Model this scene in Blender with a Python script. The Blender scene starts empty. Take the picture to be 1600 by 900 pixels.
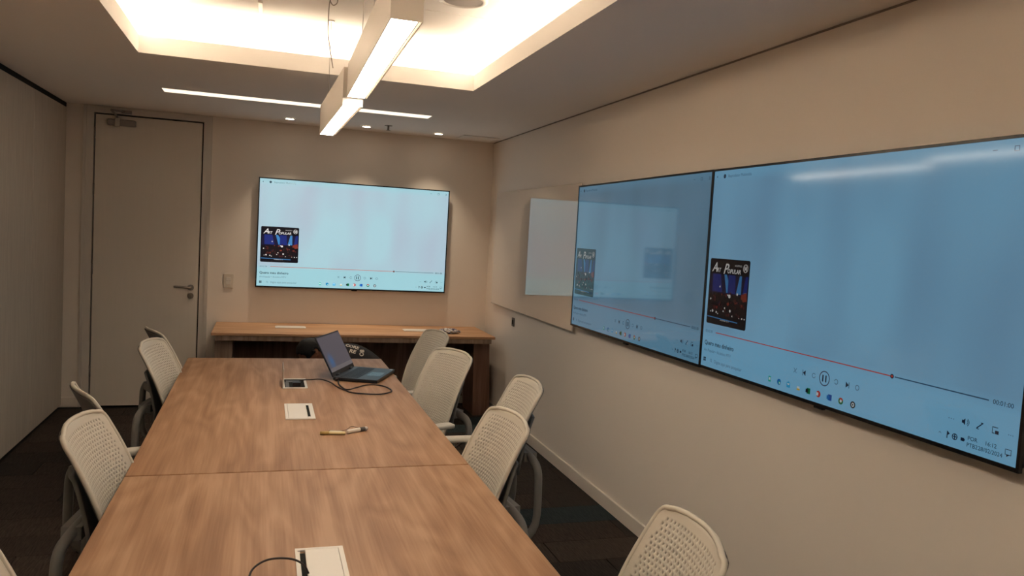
import bpy, bmesh, math, random
from mathutils import Vector, Matrix, noise
from mathutils.bvhtree import BVHTree
random.seed(7)
sc = bpy.context.scene
COL = sc.collection
PI = math.pi

# ------------------------------------------------------------------ camera
def setup_camera():
    yaw, pitch, roll = .3098, -.0671, .0577
    cy, sy, cp, sp = math.cos(yaw), math.sin(yaw), math.cos(pitch), math.sin(pitch)
    f = Vector((sy*cp, cy*cp, sp)); r = Vector((cy, -sy, 0)); u = r.cross(f)
    cr, sr = math.cos(roll), math.sin(roll)
    r2 = cr*r + sr*u; u2 = -sr*r + cr*u
    cd = bpy.data.cameras.new('camera'); cam = bpy.data.objects.new('camera', cd)
    COL.objects.link(cam)
    m = Matrix((r2, u2, -f)).transposed().to_4x4(); m.translation = (0, 0, 1.608)
    cam.matrix_world = m
    cd.sensor_width = 36; cd.lens = 1215.61/1600*36; cd.clip_start = .02
    sc.camera = cam
setup_camera()

# ------------------------------------------------------------------ light and exposure
W = bpy.data.worlds.new('world'); sc.world = W; W.use_nodes = True
W.node_tree.nodes['Background'].inputs[0].default_value = (.9, .75, .6, 1)
W.node_tree.nodes['Background'].inputs[1].default_value = 0.0      # closed room
sc.view_settings.view_transform = 'Standard'; sc.view_settings.look = 'None'
sc.view_settings.exposure = 0.16; sc.view_settings.gamma = 1.0
sc.view_settings.use_curve_mapping = False
sc.cycles.max_bounces = 10; sc.cycles.diffuse_bounces = 6; sc.cycles.glossy_bounces = 4
sc.cycles.caustics_reflective = False; sc.cycles.caustics_refractive = False
sc.cycles.use_denoising = True
sc.cycles.sample_clamp_indirect = 0.0
WARM = (1.0, .80, .60)
COVE = 27.0          # radiance of the hidden cove strips
PEND = 19.0           # radiance of the pendant diffusers
SPOT = 30.0           # watts of each downlight
SLOT = 1.35            # radiance of the linear slot in the ceiling
TV_MAIN, TV_SIDE = .88, .88

# ------------------------------------------------------------------ materials
MATS = {}
def lin(c):
    return tuple((x/255/12.92 if x/255 <= .04045 else ((x/255+.055)/1.055)**2.4) for x in c)
def mat(name, col, rough=.6, spec=.5, metal=0., emit=None, es=0., bump=None, coat=0.):
    if name in MATS: return MATS[name]
    m = bpy.data.materials.new(name); m.use_nodes = True; MATS[name] = m
    b = m.node_tree.nodes['Principled BSDF']
    b.inputs['Base Color'].default_value = (*col, 1); b.inputs['Roughness'].default_value = rough
    b.inputs['Specular IOR Level'].default_value = spec; b.inputs['Metallic'].default_value = metal
    b.inputs['Coat Weight'].default_value = coat
    if emit: b.inputs['Emission Color'].default_value = (*emit, 1); b.inputs['Emission Strength'].default_value = es
    if bump:
        N = m.node_tree.nodes; L = m.node_tree.links
        tc = N.new('ShaderNodeTexCoord'); nt = N.new('ShaderNodeTexNoise'); bp = N.new('ShaderNodeBump')
        nt.inputs['Scale'].default_value = bump[0]; nt.inputs['Detail'].default_value = 4
        bp.inputs['Strength'].default_value = bump[1]; bp.inputs['Distance'].default_value = .002
        L.new(tc.outputs['Object'], nt.inputs['Vector']); L.new(nt.outputs[0], bp.inputs['Height'])
        L.new(bp.outputs[0], b.inputs['Normal'])
    return m
def noisy(name, c1, c2, scale, rough=.6, spec=.4, detail=6, bump=.1, dist=0., contrast=(.3, .7)):
    if name in MATS: return MATS[name]
    m = bpy.data.materials.new(name); m.use_nodes = True; MATS[name] = m
    N = m.node_tree.nodes; L = m.node_tree.links; b = N['Principled BSDF']
    tc = N.new('ShaderNodeTexCoord'); mp = N.new('ShaderNodeMapping'); nt = N.new('ShaderNodeTexNoise')
    rp = N.new('ShaderNodeValToRGB'); bp = N.new('ShaderNodeBump')
    mp.inputs['Scale'].default_value = scale
    nt.inputs['Scale'].default_value = 1; nt.inputs['Detail'].default_value = detail; nt.inputs['Distortion'].default_value = dist
    rp.color_ramp.elements[0].position, rp.color_ramp.elements[1].position = contrast
    rp.color_ramp.elements[0].color = (*c1, 1); rp.color_ramp.elements[1].color = (*c2, 1)
    bp.inputs['Strength'].default_value = bump; bp.inputs['Distance'].default_value = .002
    L.new(tc.outputs['Object'], mp.inputs['Vector']); L.new(mp.outputs[0], nt.inputs['Vector'])
    L.new(nt.outputs[0], rp.inputs[0]); L.new(rp.outputs[0], b.inputs['Base Color'])
    L.new(nt.outputs[0], bp.inputs['Height']); L.new(bp.outputs[0], b.inputs['Normal'])
    b.inputs['Roughness'].default_value = rough; b.inputs['Specular IOR Level'].default_value = spec
    return m
def wood(name, axis, dark, mid, light, rough=.5):
    """laminate oak: long streaks along `axis` plus stretched cathedral rings"""
    if name in MATS: return MATS[name]
    m = bpy.data.materials.new(name); m.use_nodes = True; MATS[name] = m
    N = m.node_tree.nodes; L = m.node_tree.links; b = N['Principled BSDF']
    tc = N.new('ShaderNodeTexCoord')
    def mapped(s_long, s_cross):
        mp = N.new('ShaderNodeMapping'); s = [s_cross]*3; s[axis] = s_long
        mp.inputs['Scale'].default_value = s; L.new(tc.outputs['Object'], mp.inputs['Vector']); return mp
    a = N.new('ShaderNodeTexNoise'); a.inputs['Scale'].default_value = 1; a.inputs['Detail'].default_value = 7
    a.inputs['Distortion'].default_value = .6; L.new(mapped(1.2, 20).outputs[0], a.inputs['Vector'])
    f = N.new('ShaderNodeTexNoise'); f.inputs['Scale'].default_value = 1; f.inputs['Detail'].default_value = 5
    L.new(mapped(3, 150).outputs[0], f.inputs['Vector'])
    w = N.new('ShaderNodeTexNoise'); w.inputs['Scale'].default_value = 1; w.inputs['Detail'].default_value = 2
    w.inputs['Distortion'].default_value = .3; L.new(mapped(.7, 3.6).outputs[0], w.inputs['Vector'])
    mul = N.new('ShaderNodeMath'); mul.operation = 'MULTIPLY'; mul.inputs[1].default_value = 20; L.new(w.outputs[0], mul.inputs[0])
    fr = N.new('ShaderNodeMath'); fr.operation = 'PINGPONG'; fr.inputs[1].default_value = 1; L.new(mul.outputs[0], fr.inputs[0])
    m1 = N.new('ShaderNodeMath'); m1.operation = 'MULTIPLY_ADD'; m1.inputs[1].default_value = .17; L.new(fr.outputs[0], m1.inputs[0])
    L.new(a.outputs[0], m1.inputs[2])
    m2 = N.new('ShaderNodeMath'); m2.operation = 'MULTIPLY_ADD'; m2.inputs[1].default_value = .42; L.new(f.outputs[0], m2.inputs[0])
    L.new(m1.outputs[0], m2.inputs[2])
    rp = N.new('ShaderNodeValToRGB'); e = rp.color_ramp.elements
    e[0].position = .50; e[0].color = (*dark, 1); e[1].position = 1.0; e[1].color = (*light, 1)
    k = e.new(.78); k.color = (*mid, 1)
    L.new(m2.outputs[0], rp.inputs[0]); L.new(rp.outputs[0], b.inputs['Base Color'])
    bp = N.new('ShaderNodeBump'); bp.inputs['Strength'].default_value = .08; bp.inputs['Distance'].default_value = .001
    L.new(f.outputs[0], bp.inputs['Height']); L.new(bp.outputs[0], b.inputs['Normal'])
    b.inputs['Roughness'].default_value = rough; b.inputs['Specular IOR Level'].default_value = .32
    return m
def screen_mat(name, c1, c2, bar, gain, w, h):
    """lit display: soft out-of-focus clouds and a cooler strip where the player bar is; glossy front"""
    m = bpy.data.materials.new(name); m.use_nodes = True
    N = m.node_tree.nodes; L = m.node_tree.links; b = N['Principled BSDF']
    tc = N.new('ShaderNodeTexCoord'); mp = N.new('ShaderNodeMapping'); mp.inputs['Scale'].default_value = (2.4, 1, .9)
    nt = N.new('ShaderNodeTexNoise'); nt.inputs['Scale'].default_value = 1.3; nt.inputs['Detail'].default_value = 1
    rp = N.new('ShaderNodeValToRGB'); e = rp.color_ramp.elements
    e[0].position = .35; e[1].position = .65; e[0].color = (*c1, 1); e[1].color = (*c2, 1)
    L.new(tc.outputs['Object'], mp.inputs['Vector']); L.new(mp.outputs[0], nt.inputs['Vector']); L.new(nt.outputs[0], rp.inputs[0])
    sp = N.new('ShaderNodeSeparateXYZ'); L.new(tc.outputs['Object'], sp.inputs[0])
    r2 = N.new('ShaderNodeMapRange'); r2.inputs['From Min'].default_value = h*.215; r2.inputs['From Max'].default_value = h*.165
    r2.inputs['To Min'].default_value = 0; r2.inputs['To Max'].default_value = .85
    L.new(sp.outputs['Z'], r2.inputs['Value'])
    r3 = N.new('ShaderNodeMapRange'); r3.inputs['From Min'].default_value = h*.93; r3.inputs['From Max'].default_value = h*.97
    r3.inputs['To Min'].default_value = 0; r3.inputs['To Max'].default_value = .6
    L.new(sp.outputs['Z'], r3.inputs['Value'])
    ad = N.new('ShaderNodeMath'); ad.operation = 'ADD'; L.new(r2.outputs[0], ad.inputs[0]); L.new(r3.outputs[0], ad.inputs[1])
    mx = N.new('ShaderNodeMix'); mx.data_type = 'RGBA'; L.new(ad.outputs[0], mx.inputs[0])
    L.new(rp.outputs[0], mx.inputs[6]); mx.inputs[7].default_value = (*bar, 1)
    L.new(mx.outputs[2], b.inputs['Emission Color']); b.inputs['Emission Strength'].default_value = gain
    b.inputs['Base Color'].default_value = (.01, .01, .012, 1); b.inputs['Roughness'].default_value = .05; b.inputs['Specular IOR Level'].default_value = .62
    return m
def glow(name, col, s=1.):                       # ink on a lit display
    return mat(name, (.004, .004, .005), .06, .5, emit=col, es=s)

M_WALL = mat('wall_paint', (.84, .765, .68), .75, .25, bump=(180, .06))
M_WALL2 = mat('wall_paint_right', (.84, .765, .68), .6, .3, bump=(180, .05))
M_CEIL = mat('ceiling_paint', (.93, .89, .84), .85, .2)
M_TRAY = mat('tray_paint', (.93, .89, .84), .85, .2)
M_BASE = mat('baseboard_paint', (.80, .72, .63), .45, .4)
M_PART = noisy('partition_laminate', (.50, .45, .385), (.58, .525, .45), (60, 60, 4), .7, .25, bump=.05)
M_DOOR = noisy('door_laminate', (.735, .67, .585), (.75, .685, .60), (60, 60, 3), .55, .3, bump=.03)
M_FRAME = mat('door_frame_paint', (.66, .61, .55), .4, .45)
M_DARK = mat('dark_gap', (.012, .011, .010), .8, .2)
M_OAK_Y = wood('oak_laminate_lengthwise', 1, (.245, .120, .058), (.345, .188, .100), (.43, .255, .148))
M_OAK_X = wood('oak_laminate_crosswise', 0, (.33, .165, .08), (.47, .265, .14), (.58, .35, .20))
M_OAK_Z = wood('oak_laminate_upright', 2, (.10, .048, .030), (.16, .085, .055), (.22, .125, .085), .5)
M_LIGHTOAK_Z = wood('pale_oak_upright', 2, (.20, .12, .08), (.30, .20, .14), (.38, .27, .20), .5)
M_CHAIR = mat('chair_shell_plastic', (.54, .50, .42), .45, .4, bump=(300, .03))
M_CHFR = mat('chair_frame_plastic', (.21, .20, .185), .5, .4)
M_CHPAD = mat('chair_arm_plastic', (.60, .57, .50), .5, .35)
M_SEAT = noisy('seat_fabric', (.13, .125, .12), (.20, .195, .185), (300, 300, 300), .9, .1)
M_CAST = mat('caster_black', (.02, .02, .02), .4, .5)
M_BEZEL = mat('display_bezel_black', (.008, .008, .009), .25, .5)
M_HOUS = mat('display_housing_black', (.014, .014, .015), .5, .4)
M_WHITE = mat('white_enamel', (.72, .67, .60), .4, .5)
M_PLATE = mat('white_plastic', (.66, .59, .50), .4, .5)
M_STEEL = mat('brushed_steel', (.42, .38, .34), .3, .5, metal=1.)
M_GREYMET = mat('closer_grey', (.27, .24, .215), .45, .5)
M_LUM = mat('pendant_white_enamel', (.74, .68, .61), .5, .35)
M_BLACKPL = mat('laptop_black', (.012, .013, .017), .38, .45)
M_KEYS = mat('laptop_keys', (.018, .019, .024), .5, .4)
M_CABLE = mat('cable_rubber', (.022, .012, .010), .45, .4)
M_BRUSH = mat('brush_strip', (.02, .02, .018), .9, .1)
M_SOCK = mat('socket_inner_grey', (.12, .11, .10), .5, .4)
M_BOARD = mat('back_painted_glass', (.78, .70, .61), .015, .95, coat=0.)
M_GEDGE = mat('glass_edge', (.50, .52, .44), .15, .6)

# ------------------------------------------------------------------ mesh helpers
def addbox(bm, x0, x1, y0, y1, z0, z1, mi=0, M=None):
    vs = [bm.verts.new(p) for p in ((x0,y0,z0),(x1,y0,z0),(x1,y1,z0),(x0,y1,z0),(x0,y0,z1),(x1,y0,z1),(x1,y1,z1),(x0,y1,z1))]
    if M:
        for v in vs: v.co = M @ v.co
    for q in ((0,3,2,1),(4,5,6,7),(0,1,5,4),(1,2,6,5),(2,3,7,6),(3,0,4,7)):
        f = bm.faces.new([vs[i] for i in q]); f.material_index = mi
    return vs
def bevel_all(bm, w, seg=2):
    bmesh.ops.bevel(bm, geom=bm.edges[:], offset=w, segments=seg, profile=.5, affect='EDGES', clamp_overlap=True)
def bbox(x0, x1, y0, y1, z0, z1, bev=0, seg=2, M=None):
    bm = bmesh.new(); addbox(bm, x0, x1, y0, y1, z0, z1)
    if bev: bevel_all(bm, bev, seg)
    if M: bmesh.ops.transform(bm, matrix=M, verts=bm.verts)
    return bm
def prism(pts, d0, d1, axis=1, bev=0):
    """polygon in the two other axes extruded along axis"""
    bm = bmesh.new()
    def P(a, b, d): return {0: (d, a, b), 1: (a, d, b), 2: (a, b, d)}[axis]
    A = [bm.verts.new(P(a, b, d0)) for a, b in pts]; B = [bm.verts.new(P(a, b, d1)) for a, b in pts]
    bm.faces.new(A[::-1]); bm.faces.new(B); n = len(pts)
    for i in range(n): bm.faces.new((A[i], A[(i+1) % n], B[(i+1) % n], B[i]))
    bmesh.ops.recalc_face_normals(bm, faces=bm.faces)
    if bev: bevel_all(bm, bev)
    return bm
def catmull(pts, n=6, closed=False):
    P = [Vector(p) for p in pts]; out = []; L = len(P)
    for i in range(L if closed else L-1):
        if closed: a, b, c, d = P[(i-1) % L], P[i], P[(i+1) % L], P[(i+2) % L]
        else: a, b, c, d = P[max(i-1, 0)], P[i], P[i+1], P[min(i+2, L-1)]
        for k in range(n):
            t = k/n
            out.append(.5*((2*b)+(c-a)*t+(2*a-5*b+4*c-d)*t*t+(3*b-a-3*c+d)*t**3))
    if not closed: out.append(P[-1])
    return out
def tube(bm, pts, r, seg=8, closed=False, flat=1., mi=0):
    P = [Vector(p) for p in pts]; n = len(P)
    R = r if isinstance(r, (list, tuple)) else [r]*n
    up = Vector((0, 0, 1)); rings = []; prev = None
    for i, p in enumerate(P):
        if closed: t = (P[(i+1) % n]-P[(i-1) % n])
        else: t = P[min(i+1, n-1)]-P[max(i-1, 0)]
        t.normalize()
        if prev is None:
            a = t.cross(up)
            if a.length < .05: a = t.cross(Vector((0, 1, 0)))
        else: a = prev - t*prev.dot(t)
        a.normalize(); prev = a; b = t.cross(a)
        rings.append([bm.verts.new(p + R[i]*(math.cos(2*PI*k/seg)*a + flat*math.sin(2*PI*k/seg)*b)) for k in range(seg)])
    for i in range(n if closed else n-1):
        A, B = rings[i], rings[(i+1) % n]
        for k in range(seg):
            f = bm.faces.new((A[k], A[(k+1) % seg], B[(k+1) % seg], B[k])); f.smooth = True; f.material_index = mi
    if not closed:
        bm.faces.new(rings[0][::-1]); bm.faces.new(rings[-1])
    return bm
def cyl(bm, c, r, h, seg=20, axis=2, r2=None, mi=0):
    """solid of revolution stub starting at c and running h along axis"""
    r2 = r if r2 is None else r2; A = []; B = []
    for k in range(seg):
        a = 2*PI*k/seg; p, q = math.cos(a), math.sin(a)
        def V(rr, d):
            l = [0, 0, 0]; o = [i for i in range(3) if i != axis]; l[o[0]] = rr*p; l[o[1]] = rr*q; l[axis] = d
            return Vector(c)+Vector(l)
        A.append(bm.verts.new(V(r, 0))); B.append(bm.verts.new(V(r2, h)))
    fs = [bm.faces.new(A[::-1]), bm.faces.new(B)]
    for k in range(seg):
        f = bm.faces.new((A[k], A[(k+1) % seg], B[(k+1) % seg], B[k])); f.smooth = True; fs.append(f)
    for f in fs: f.material_index = mi
    bmesh.ops.recalc_face_normals(bm, faces=fs)
    return bm
def obj(name, bm, m, parent=None, smooth=False, mods=None):
    me = bpy.data.meshes.new(name)
    if not isinstance(bm, bpy.types.Mesh):
        bm.normal_update(); bm.to_mesh(me); bm.free()
    else: me = bm
    if m is not None:
        for q in (m if isinstance(m, (list, tuple)) else [m]): me.materials.append(q)
    if smooth:
        for p in me.polygons: p.use_smooth = True
    o = bpy.data.objects.new(name, me); COL.objects.link(o)
    if parent: o.parent = parent
    return o
def tag(o, label, cat, group=None, kind=None):
    o['label'] = label; o['category'] = cat
    if group: o['group'] = group
    if kind: o['kind'] = kind
    return o
def empty(name, loc=(0, 0, 0), rz=0, label=None, cat=None, group=None):
    o = bpy.data.objects.new(name, None); COL.objects.link(o); o.empty_display_size = .1
    o.location = loc; o.rotation_euler = (0, 0, rz)
    if label: tag(o, label, cat, group)
    return o
def struct(name, bm, m, parent=None):
    o = obj(name, bm, m, parent)
    if parent is None: o['kind'] = 'structure'
    return o
def copy_tree(o, parent=None):
    c = o.copy(); COL.objects.link(c); c.parent = parent
    for ch in [x for x in bpy.data.objects if x.parent == o]: copy_tree(ch, c)
    return c

# ------------------------------------------------------------------ the room
X0, X1, Y0, Y1, H = -1.545, 2.016, -1.5, 7.094, 2.463
HU = 2.71                      # upper ceiling inside the tray
TX0, TX1, TY0, TY1 = -.675, 1.163, -.35, 4.62   # tray opening
floor = struct('floor', bbox(X0-.1, X1+.1, Y0-.1, Y1+.1, -.08, -.008), M_DARK)
CARP = []
for i, (a, b) in enumerate((((.022, .017, .014), (.043, .033, .027)), ((.018, .015, .013), (.034, .028, .023)), ((.026, .020, .016), (.052, .040, .033)), ((.013, .018, .019), (.026, .034, .036)))):
    CARP.append(noisy('carpet_pile_%s' % ('brown', 'umber', 'taupe', 'teal')[i], tuple(x*1.6 for x in a), tuple(x*1.6 for x in b), (14, 120, 60), .95, .08, bump=.6))
tile_bm = bbox(-.124, .124, -.496, .496, -.008, 0, .0015, 1)
tile_me = []
for i in range(4):
    me = bpy.data.meshes.new('carpet_tile'); tile_bm.to_mesh(me); me.materials.append(CARP[i]); tile_me.append(me)
tile_bm.free()
# carpet planks 0.25 x 1 m laid across the room
ny = 0; y = Y0+.125
while y < Y1:
    off = (0, .5, .25, .75)[ny % 4]; x = X0-off+.5
    while x < X1+.5:
        lo, hi = max(x-.5, X0), min(x+.5, X1)
        if hi-lo > .05:
            k = random.choice((0, 0, 1, 1, 2, 2)); 
            if (abs(y-4.1) < .13 and x > .8) or random.random() < .06: k = 3
            o = bpy.data.objects.new('carpet_tile', tile_me[k]); COL.objects.link(o); o.parent = floor
            o.location = ((lo+hi)/2, y, 0); o.rotation_euler = (0, 0, PI/2); o.scale = (1, (hi-lo)/1.0, 1)
        x += 1.0
    y += .25; ny += 1

# lower ceiling ring with the tray opening and the slot opening near the far end
SX0, SX1, SY0, SY1 = -.70, 1.155, 5.80, 5.965
bm = bmesh.new()
t = .05
q = .014
for x0, x1, y0, y1 in ((X0-.1, TX0-q, Y0-.1, TY1+q), (TX1+q, X1+.1, Y0-.1, TY1+q), (TX0-q, TX1+q, Y0-.1, TY0-q),
                       (X0-.1, X1+.1, TY1+q, SY0), (X0-.1, SX0, SY0, SY1), (SX1, X1+.1, SY0, SY1), (X0-.1, X1+.1, SY1, Y1+.1)):
    addbox(bm, x0, x1, y0, y1, H, H+t)
struct('ceiling', bm, M_CEIL)
LIP = .094; OUT = .17
bm = bmesh.new()                # upstand lip around the tray
q = .014
addbox(bm, TX0-q, TX0, TY0-q, TY1+q, H, H+LIP); addbox(bm, TX1, TX1+q, TY0-q, TY1+q, H, H+LIP)
addbox(bm, TX0, TX1, TY1, TY1+q, H, H+LIP); addbox(bm, TX0, TX1, TY0-q, TY0, H, H+LIP)
struct('trim_1', bm, M_TRAY)
bm = bmesh.new()                # cove side walls and upper ceiling
a, b, c, d = TX0-OUT, TX1+OUT, TY0-OUT, TY1+OUT
addbox(bm, a-.02, a, c, d, H+t, HU); addbox(bm, b, b+.02, c, d, H+t, HU)
addbox(bm, a-.02, b+.02, d, d+.02, H+t, HU); addbox(bm, a-.02, b+.02, c-.02, c, H+t, HU)
addbox(bm, a-.02, b+.02, c-.02, d+.02, HU, HU+.04)
struct('ceiling_upper', bm, M_TRAY)['label'] = 'raised bright ceiling inside the tray'
def light_mesh(name, bm, col, s, parent=None):
    return obj(name, bm, mat('%s_light_%g' % (name, s), (.8, .8, .8), .5, .3, emit=col, es=s), parent)
cove = empty('cove_light', (0, 0, H), 0, 'hidden warm light strips running round the raised ceiling tray', 'cove light')
for x0, x1, y0, y1 in ((a+.05, a+.075, TY0, TY1), (b-.075, b-.05, TY0, TY1), (TX0, TX1, d-.075, d-.05), (TX0, TX1, c+.05, c+.075)):
    light_mesh('led_strip', bbox(x0, x1, y0, y1, t+.001, t+.012), (1, .86, .69), COVE, cove)
# slot fitting
sl = empty('linear_slot_light', ((SX0+SX1)/2, (SY0+SY1)/2, H), 0, 'long thin cream glowing slot light in the ceiling before the far wall', 'ceiling light')
hw, hd = (SX1-SX0)/2, (SY1-SY0)/2
light_mesh('diffuser', bbox(-hw, hw, -hd, hd, .0005, .008), (1, .82, .62), SLOT, sl)
bm = bmesh.new()
addbox(bm, -hw, hw, -hd-.004, -hd, 0, .04); addbox(bm, -hw, hw, hd, hd+.004, 0, .04)
addbox(bm, -hw-.004, -hw, -hd, hd, 0, .04); addbox(bm, hw, hw+.004, -hd, hd, 0, .04)
obj('slot_frame', bm, M_TRAY, sl)

# walls
struct('wall_right', bbox(X1, X1+.1, Y0-.1, Y1+.1, -.05, H+.02), M_WALL2)
struct('wall_back', bbox(X0-.2, X1+.1, Y0-.1, Y0, -.05, H+.02), M_WALL)
bm = bmesh.new()
DX0, DX1 = -1.41, -.466
addbox(bm, X0-.2, DX0, Y1, Y1+.1, -.05, H+.02); addbox(bm, DX1, X1+.1, Y1, Y1+.1, -.05, H+.02)
addbox(bm, DX0, DX1, Y1, Y1+.1, 2.455, H+.02)
struct('wall_far', bm, M_WALL)
# ceiling shadow gaps
struct('trim_2', bbox(X1-.006, X1-.0005, Y0, Y1-.001, H-.007, H-.0005), mat('shadow_gap_brown', (.30, .25, .21), .8, .2))
# folding partition, one object per leaf
lw = struct('wall_left', bbox(X0-.2, X0-.09, Y0-.1, Y1, -.05, H+.02), M_DARK)
yy = [Y1-.002, 6.185, 5.13, 4.07, 3.01, 1.95, .89, -.17, -1.23, Y0]
for i in range(len(yy)-1):
    obj('partition_panel', bbox(X0-.085, X0, yy[i+1]+.004, yy[i]-.004, .012, H-.035, .005, 1), M_PART, lw)
struct('trim_3', bbox(X0-.085, X0-.002, Y0, Y1-.002, H-.034, H-.001), M_DARK)
# baseboards
struct('baseboard_right', bbox(X1-.016, X1-.0005, Y0+.001, Y1-.001, .001, .085, .003, 1), M_BASE)
bm = bmesh.new(); addbox(bm, X0+.002, DX0-.001, Y1-.016, Y1-.0005, .001, .075); addbox(bm, DX1+.001, X1-.018, Y1-.016, Y1-.0005, .001, .075)
struct('baseboard_far', bm, M_BASE)

# door
door = empty('door_1', (0, Y1, 0)); door['kind'] = 'structure'
LX0, LX1, DZ = -1.335, -.531, 2.395
obj('door_backing', bbox(DX0+.01, DX1-.01, .06, .1, 0, 2.45), M_DARK, door)
bm = bmesh.new()
addbox(bm, DX0, LX0-.011, -.014, .06, 0, 2.455); addbox(bm, LX1+.011, DX1, -.014, .06, 0, 2.455)
addbox(bm, LX0-.011, LX1+.011, -.014, .06, DZ+.012, 2.455)
obj('door_frame', bm, M_FRAME, door)
bm = bmesh.new()
addbox(bm, DX0-.012, DX0+.012, -.022, -.001, 0, 2.46); addbox(bm, DX1-.012, DX1+.012, -.022, -.001, 0, 2.46)
obj('door_architrave', bm, M_FRAME, door)
leaf = obj('door_leaf', bbox(LX0, LX1, -.010, .03, .006, DZ, .002, 1), M_DOOR, door)
for hz in (.25, 1.1, 1.75, 2.2):
    obj('hinge', cyl(bmesh.new(), (LX0-.004, -.014, hz), .007, .09, 12), M_GREYMET, door)
h = bmesh.new(); cyl(h, (-.587, -.012, 1.013), .026, -.008, 24, 1)
tube(h, catmull([(-.587, -.02, 1.013), (-.587, -.055, 1.013), (-.60, -.064, 1.014), (-.64, -.064, 1.018), (-.715, -.062, 1.021)], 6), .0095, 10)
obj('door_handle', h, M_STEEL, leaf)
h = bmesh.new(); cyl(h, (-.586, -.012, .943), .025, -.009, 24, 1); addbox(h, -.592, -.580, -.030, -.02, .925, .961)
obj('door_lock', h, M_STEEL, leaf)
cl = obj('door_closer', bbox(-1.245, -1.035, -.055, -.0105, 2.312, 2.362, .008, 2), M_GREYMET, leaf)
obj('closer_cap', bbox(-1.19, -1.15, -.062, -.05, 2.30, 2.374, .006, 2), M_STEEL, cl)
h = bmesh.new(); tube(h, [(-1.17, -.05, 2.375), (-1.19, -.09, 2.405), (-1.205, -.12, 2.425)], .008, 8)
tube(h, [(-1.205, -.12, 2.425), (-1.12, -.02, 2.43)], .007, 8); addbox(h, -1.145, -1.07, -.03, -.014, 2.415, 2.44)
obj('closer_arm', h, M_GREYMET, cl)

# wall plates
sw = empty('light_switch', (-.2885, Y1, 1.08), 0, 'white light switch plate on the far wall between door and display', 'light switch')
obj('switch_plate', bbox(-.040, .040, -.010, 0, -.061, .061, .004, 2), M_PLATE, sw)
for k in range(2): obj('rocker', bbox(-.020, .020, -.014, -.009, -.032+k*.033, -.001+k*.033, .002, 1), M_WHITE, sw)
so = empty('wall_socket', (X1, 6.2, .884), PI/2, 'small grey cable outlet on the right wall just below the glass board', 'socket')
obj('socket_plate', bbox(-.028, .028, .0, .009, -.036, .036, .003, 2), M_SOCK, so)
obj('socket_hole', bbox(-.012, .012, .009, .012, -.018, .018), M_DARK, so)
hatch = empty('ceiling_hatch', (1.785, 6.86, H), 0, 'square access hatch in the ceiling corner by the right wall', 'hatch')
obj('hatch_panel', bbox(-.15, .15, -.15, .15, -.006, -.0005, .002, 1), M_CEIL, hatch)
bm = bmesh.new()
for a_ in ((-.165, .165, -.165, -.152), (-.165, .165, .152, .165), (-.165, -.152, -.152, .152), (.152, .165, -.152, .152)): addbox(bm, *a_, -.009, -.0005)
obj('hatch_frame', bm, M_CEIL, hatch)
M_SPR = mat('sprinkler_brass_grey', (.36, .30, .25), .4, .5)
sp = empty('fire_sprinkler', (.945, 6.577, H), 0, 'small fire sprinkler head between the middle and right downlights', 'sprinkler')
b_ = bmesh.new(); cyl(b_, (0, 0, -.004), .032, .0035, 20); obj('rose', b_, M_SPR, sp)
b_ = bmesh.new(); cyl(b_, (0, 0, -.004), .008, -.035, 12); cyl(b_, (0, 0, -.039), .017, -.003, 16); obj('sprinkler_head', b_, M_SPR, sp)

# ------------------------------------------------------------------ downlights
for x, y, w_ in ((.159, 6.741, 'leftmost'), (.787, 6.765, 'middle'), (1.418, 6.79, 'rightmost')):
    e = empty('downlight', (x, y, H), 0, 'small recessed downlight near the far wall, %s of the three' % w_, 'downlight', 'downlights before the far wall')
    b_ = bmesh.new()
    ring = [(math.cos(2*PI*k/28), math.sin(2*PI*k/28)) for k in range(28)]
    r0 = [b_.verts.new((c_*.046, s_*.046, -.0006)) for c_, s_ in ring]; r1 = [b_.verts.new((c_*.034, s_*.034, -.006)) for c_, s_ in ring]
    r2 = [b_.verts.new((c_*.030, s_*.030, -.001)) for c_, s_ in ring]
    for k in range(28):
        for A_, B_ in ((r0, r1), (r1, r2)): b_.faces.new((A_[k], A_[(k+1) % 28], B_[(k+1) % 28], B_[k]))
    obj('bezel', b_, M_WHITE, e, True)
    b_ = bmesh.new(); cyl(b_, (0, 0, -.0065), .033, .005, 24)
    light_mesh('lens', b_, (1, .86, .68), 14., e)
    ld = bpy.data.lights.new('downlight_lamp', 'SPOT'); ld.energy = SPOT; ld.color = (1, .80, .58); ld.spot_size = 1.5; ld.spot_blend = 1.0; ld.shadow_soft_size = .03
    lo = bpy.data.objects.new('lamp', ld); COL.objects.link(lo); lo.parent = e; lo.location = (0, 0, -.02)

# speaker and small devices on the raised ceiling
e = empty('ceiling_speaker', (.856, 3.69, HU), 0, 'round white speaker grille on the raised ceiling right of the pendant', 'speaker')
b_ = bmesh.new()
pr = [(.118, -.0005), (.118, -.006), (.110, -.010), (.096, -.010), (.092, -.004)]
rings = [[b_.verts.new((r*math.cos(2*PI*k/40), r*math.sin(2*PI*k/40), z)) for k in range(40)] for r, z in pr]
for i in range(4):
    for k in range(40): b_.faces.new((rings[i][k], rings[i][(k+1) % 40], rings[i+1][(k+1) % 40], rings[i+1][k]))
obj('rim', b_, M_WHITE, e, True)
b_ = bmesh.new(); cyl(b_, (0, 0, -.006), .093, .004, 40)
obj('grille', b_, mat('speaker_grille', (.42, .38, .34), .7, .2, bump=(900, .8)), e)
ph = empty('access_panel', (.91, 4.07, HU), 0, 'flush access panel in the raised ceiling behind the round speaker', 'hatch')
obj('panel_leaf', bbox(-.22, .22, -.13, .13, -.004, -.0005, .001, 1), M_TRAY, ph)
e = empty('ceiling_hook_plate', (-.064, 4.30, HU), 0, 'small white mounting plate on the raised ceiling left of the pendant', 'bracket')
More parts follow.
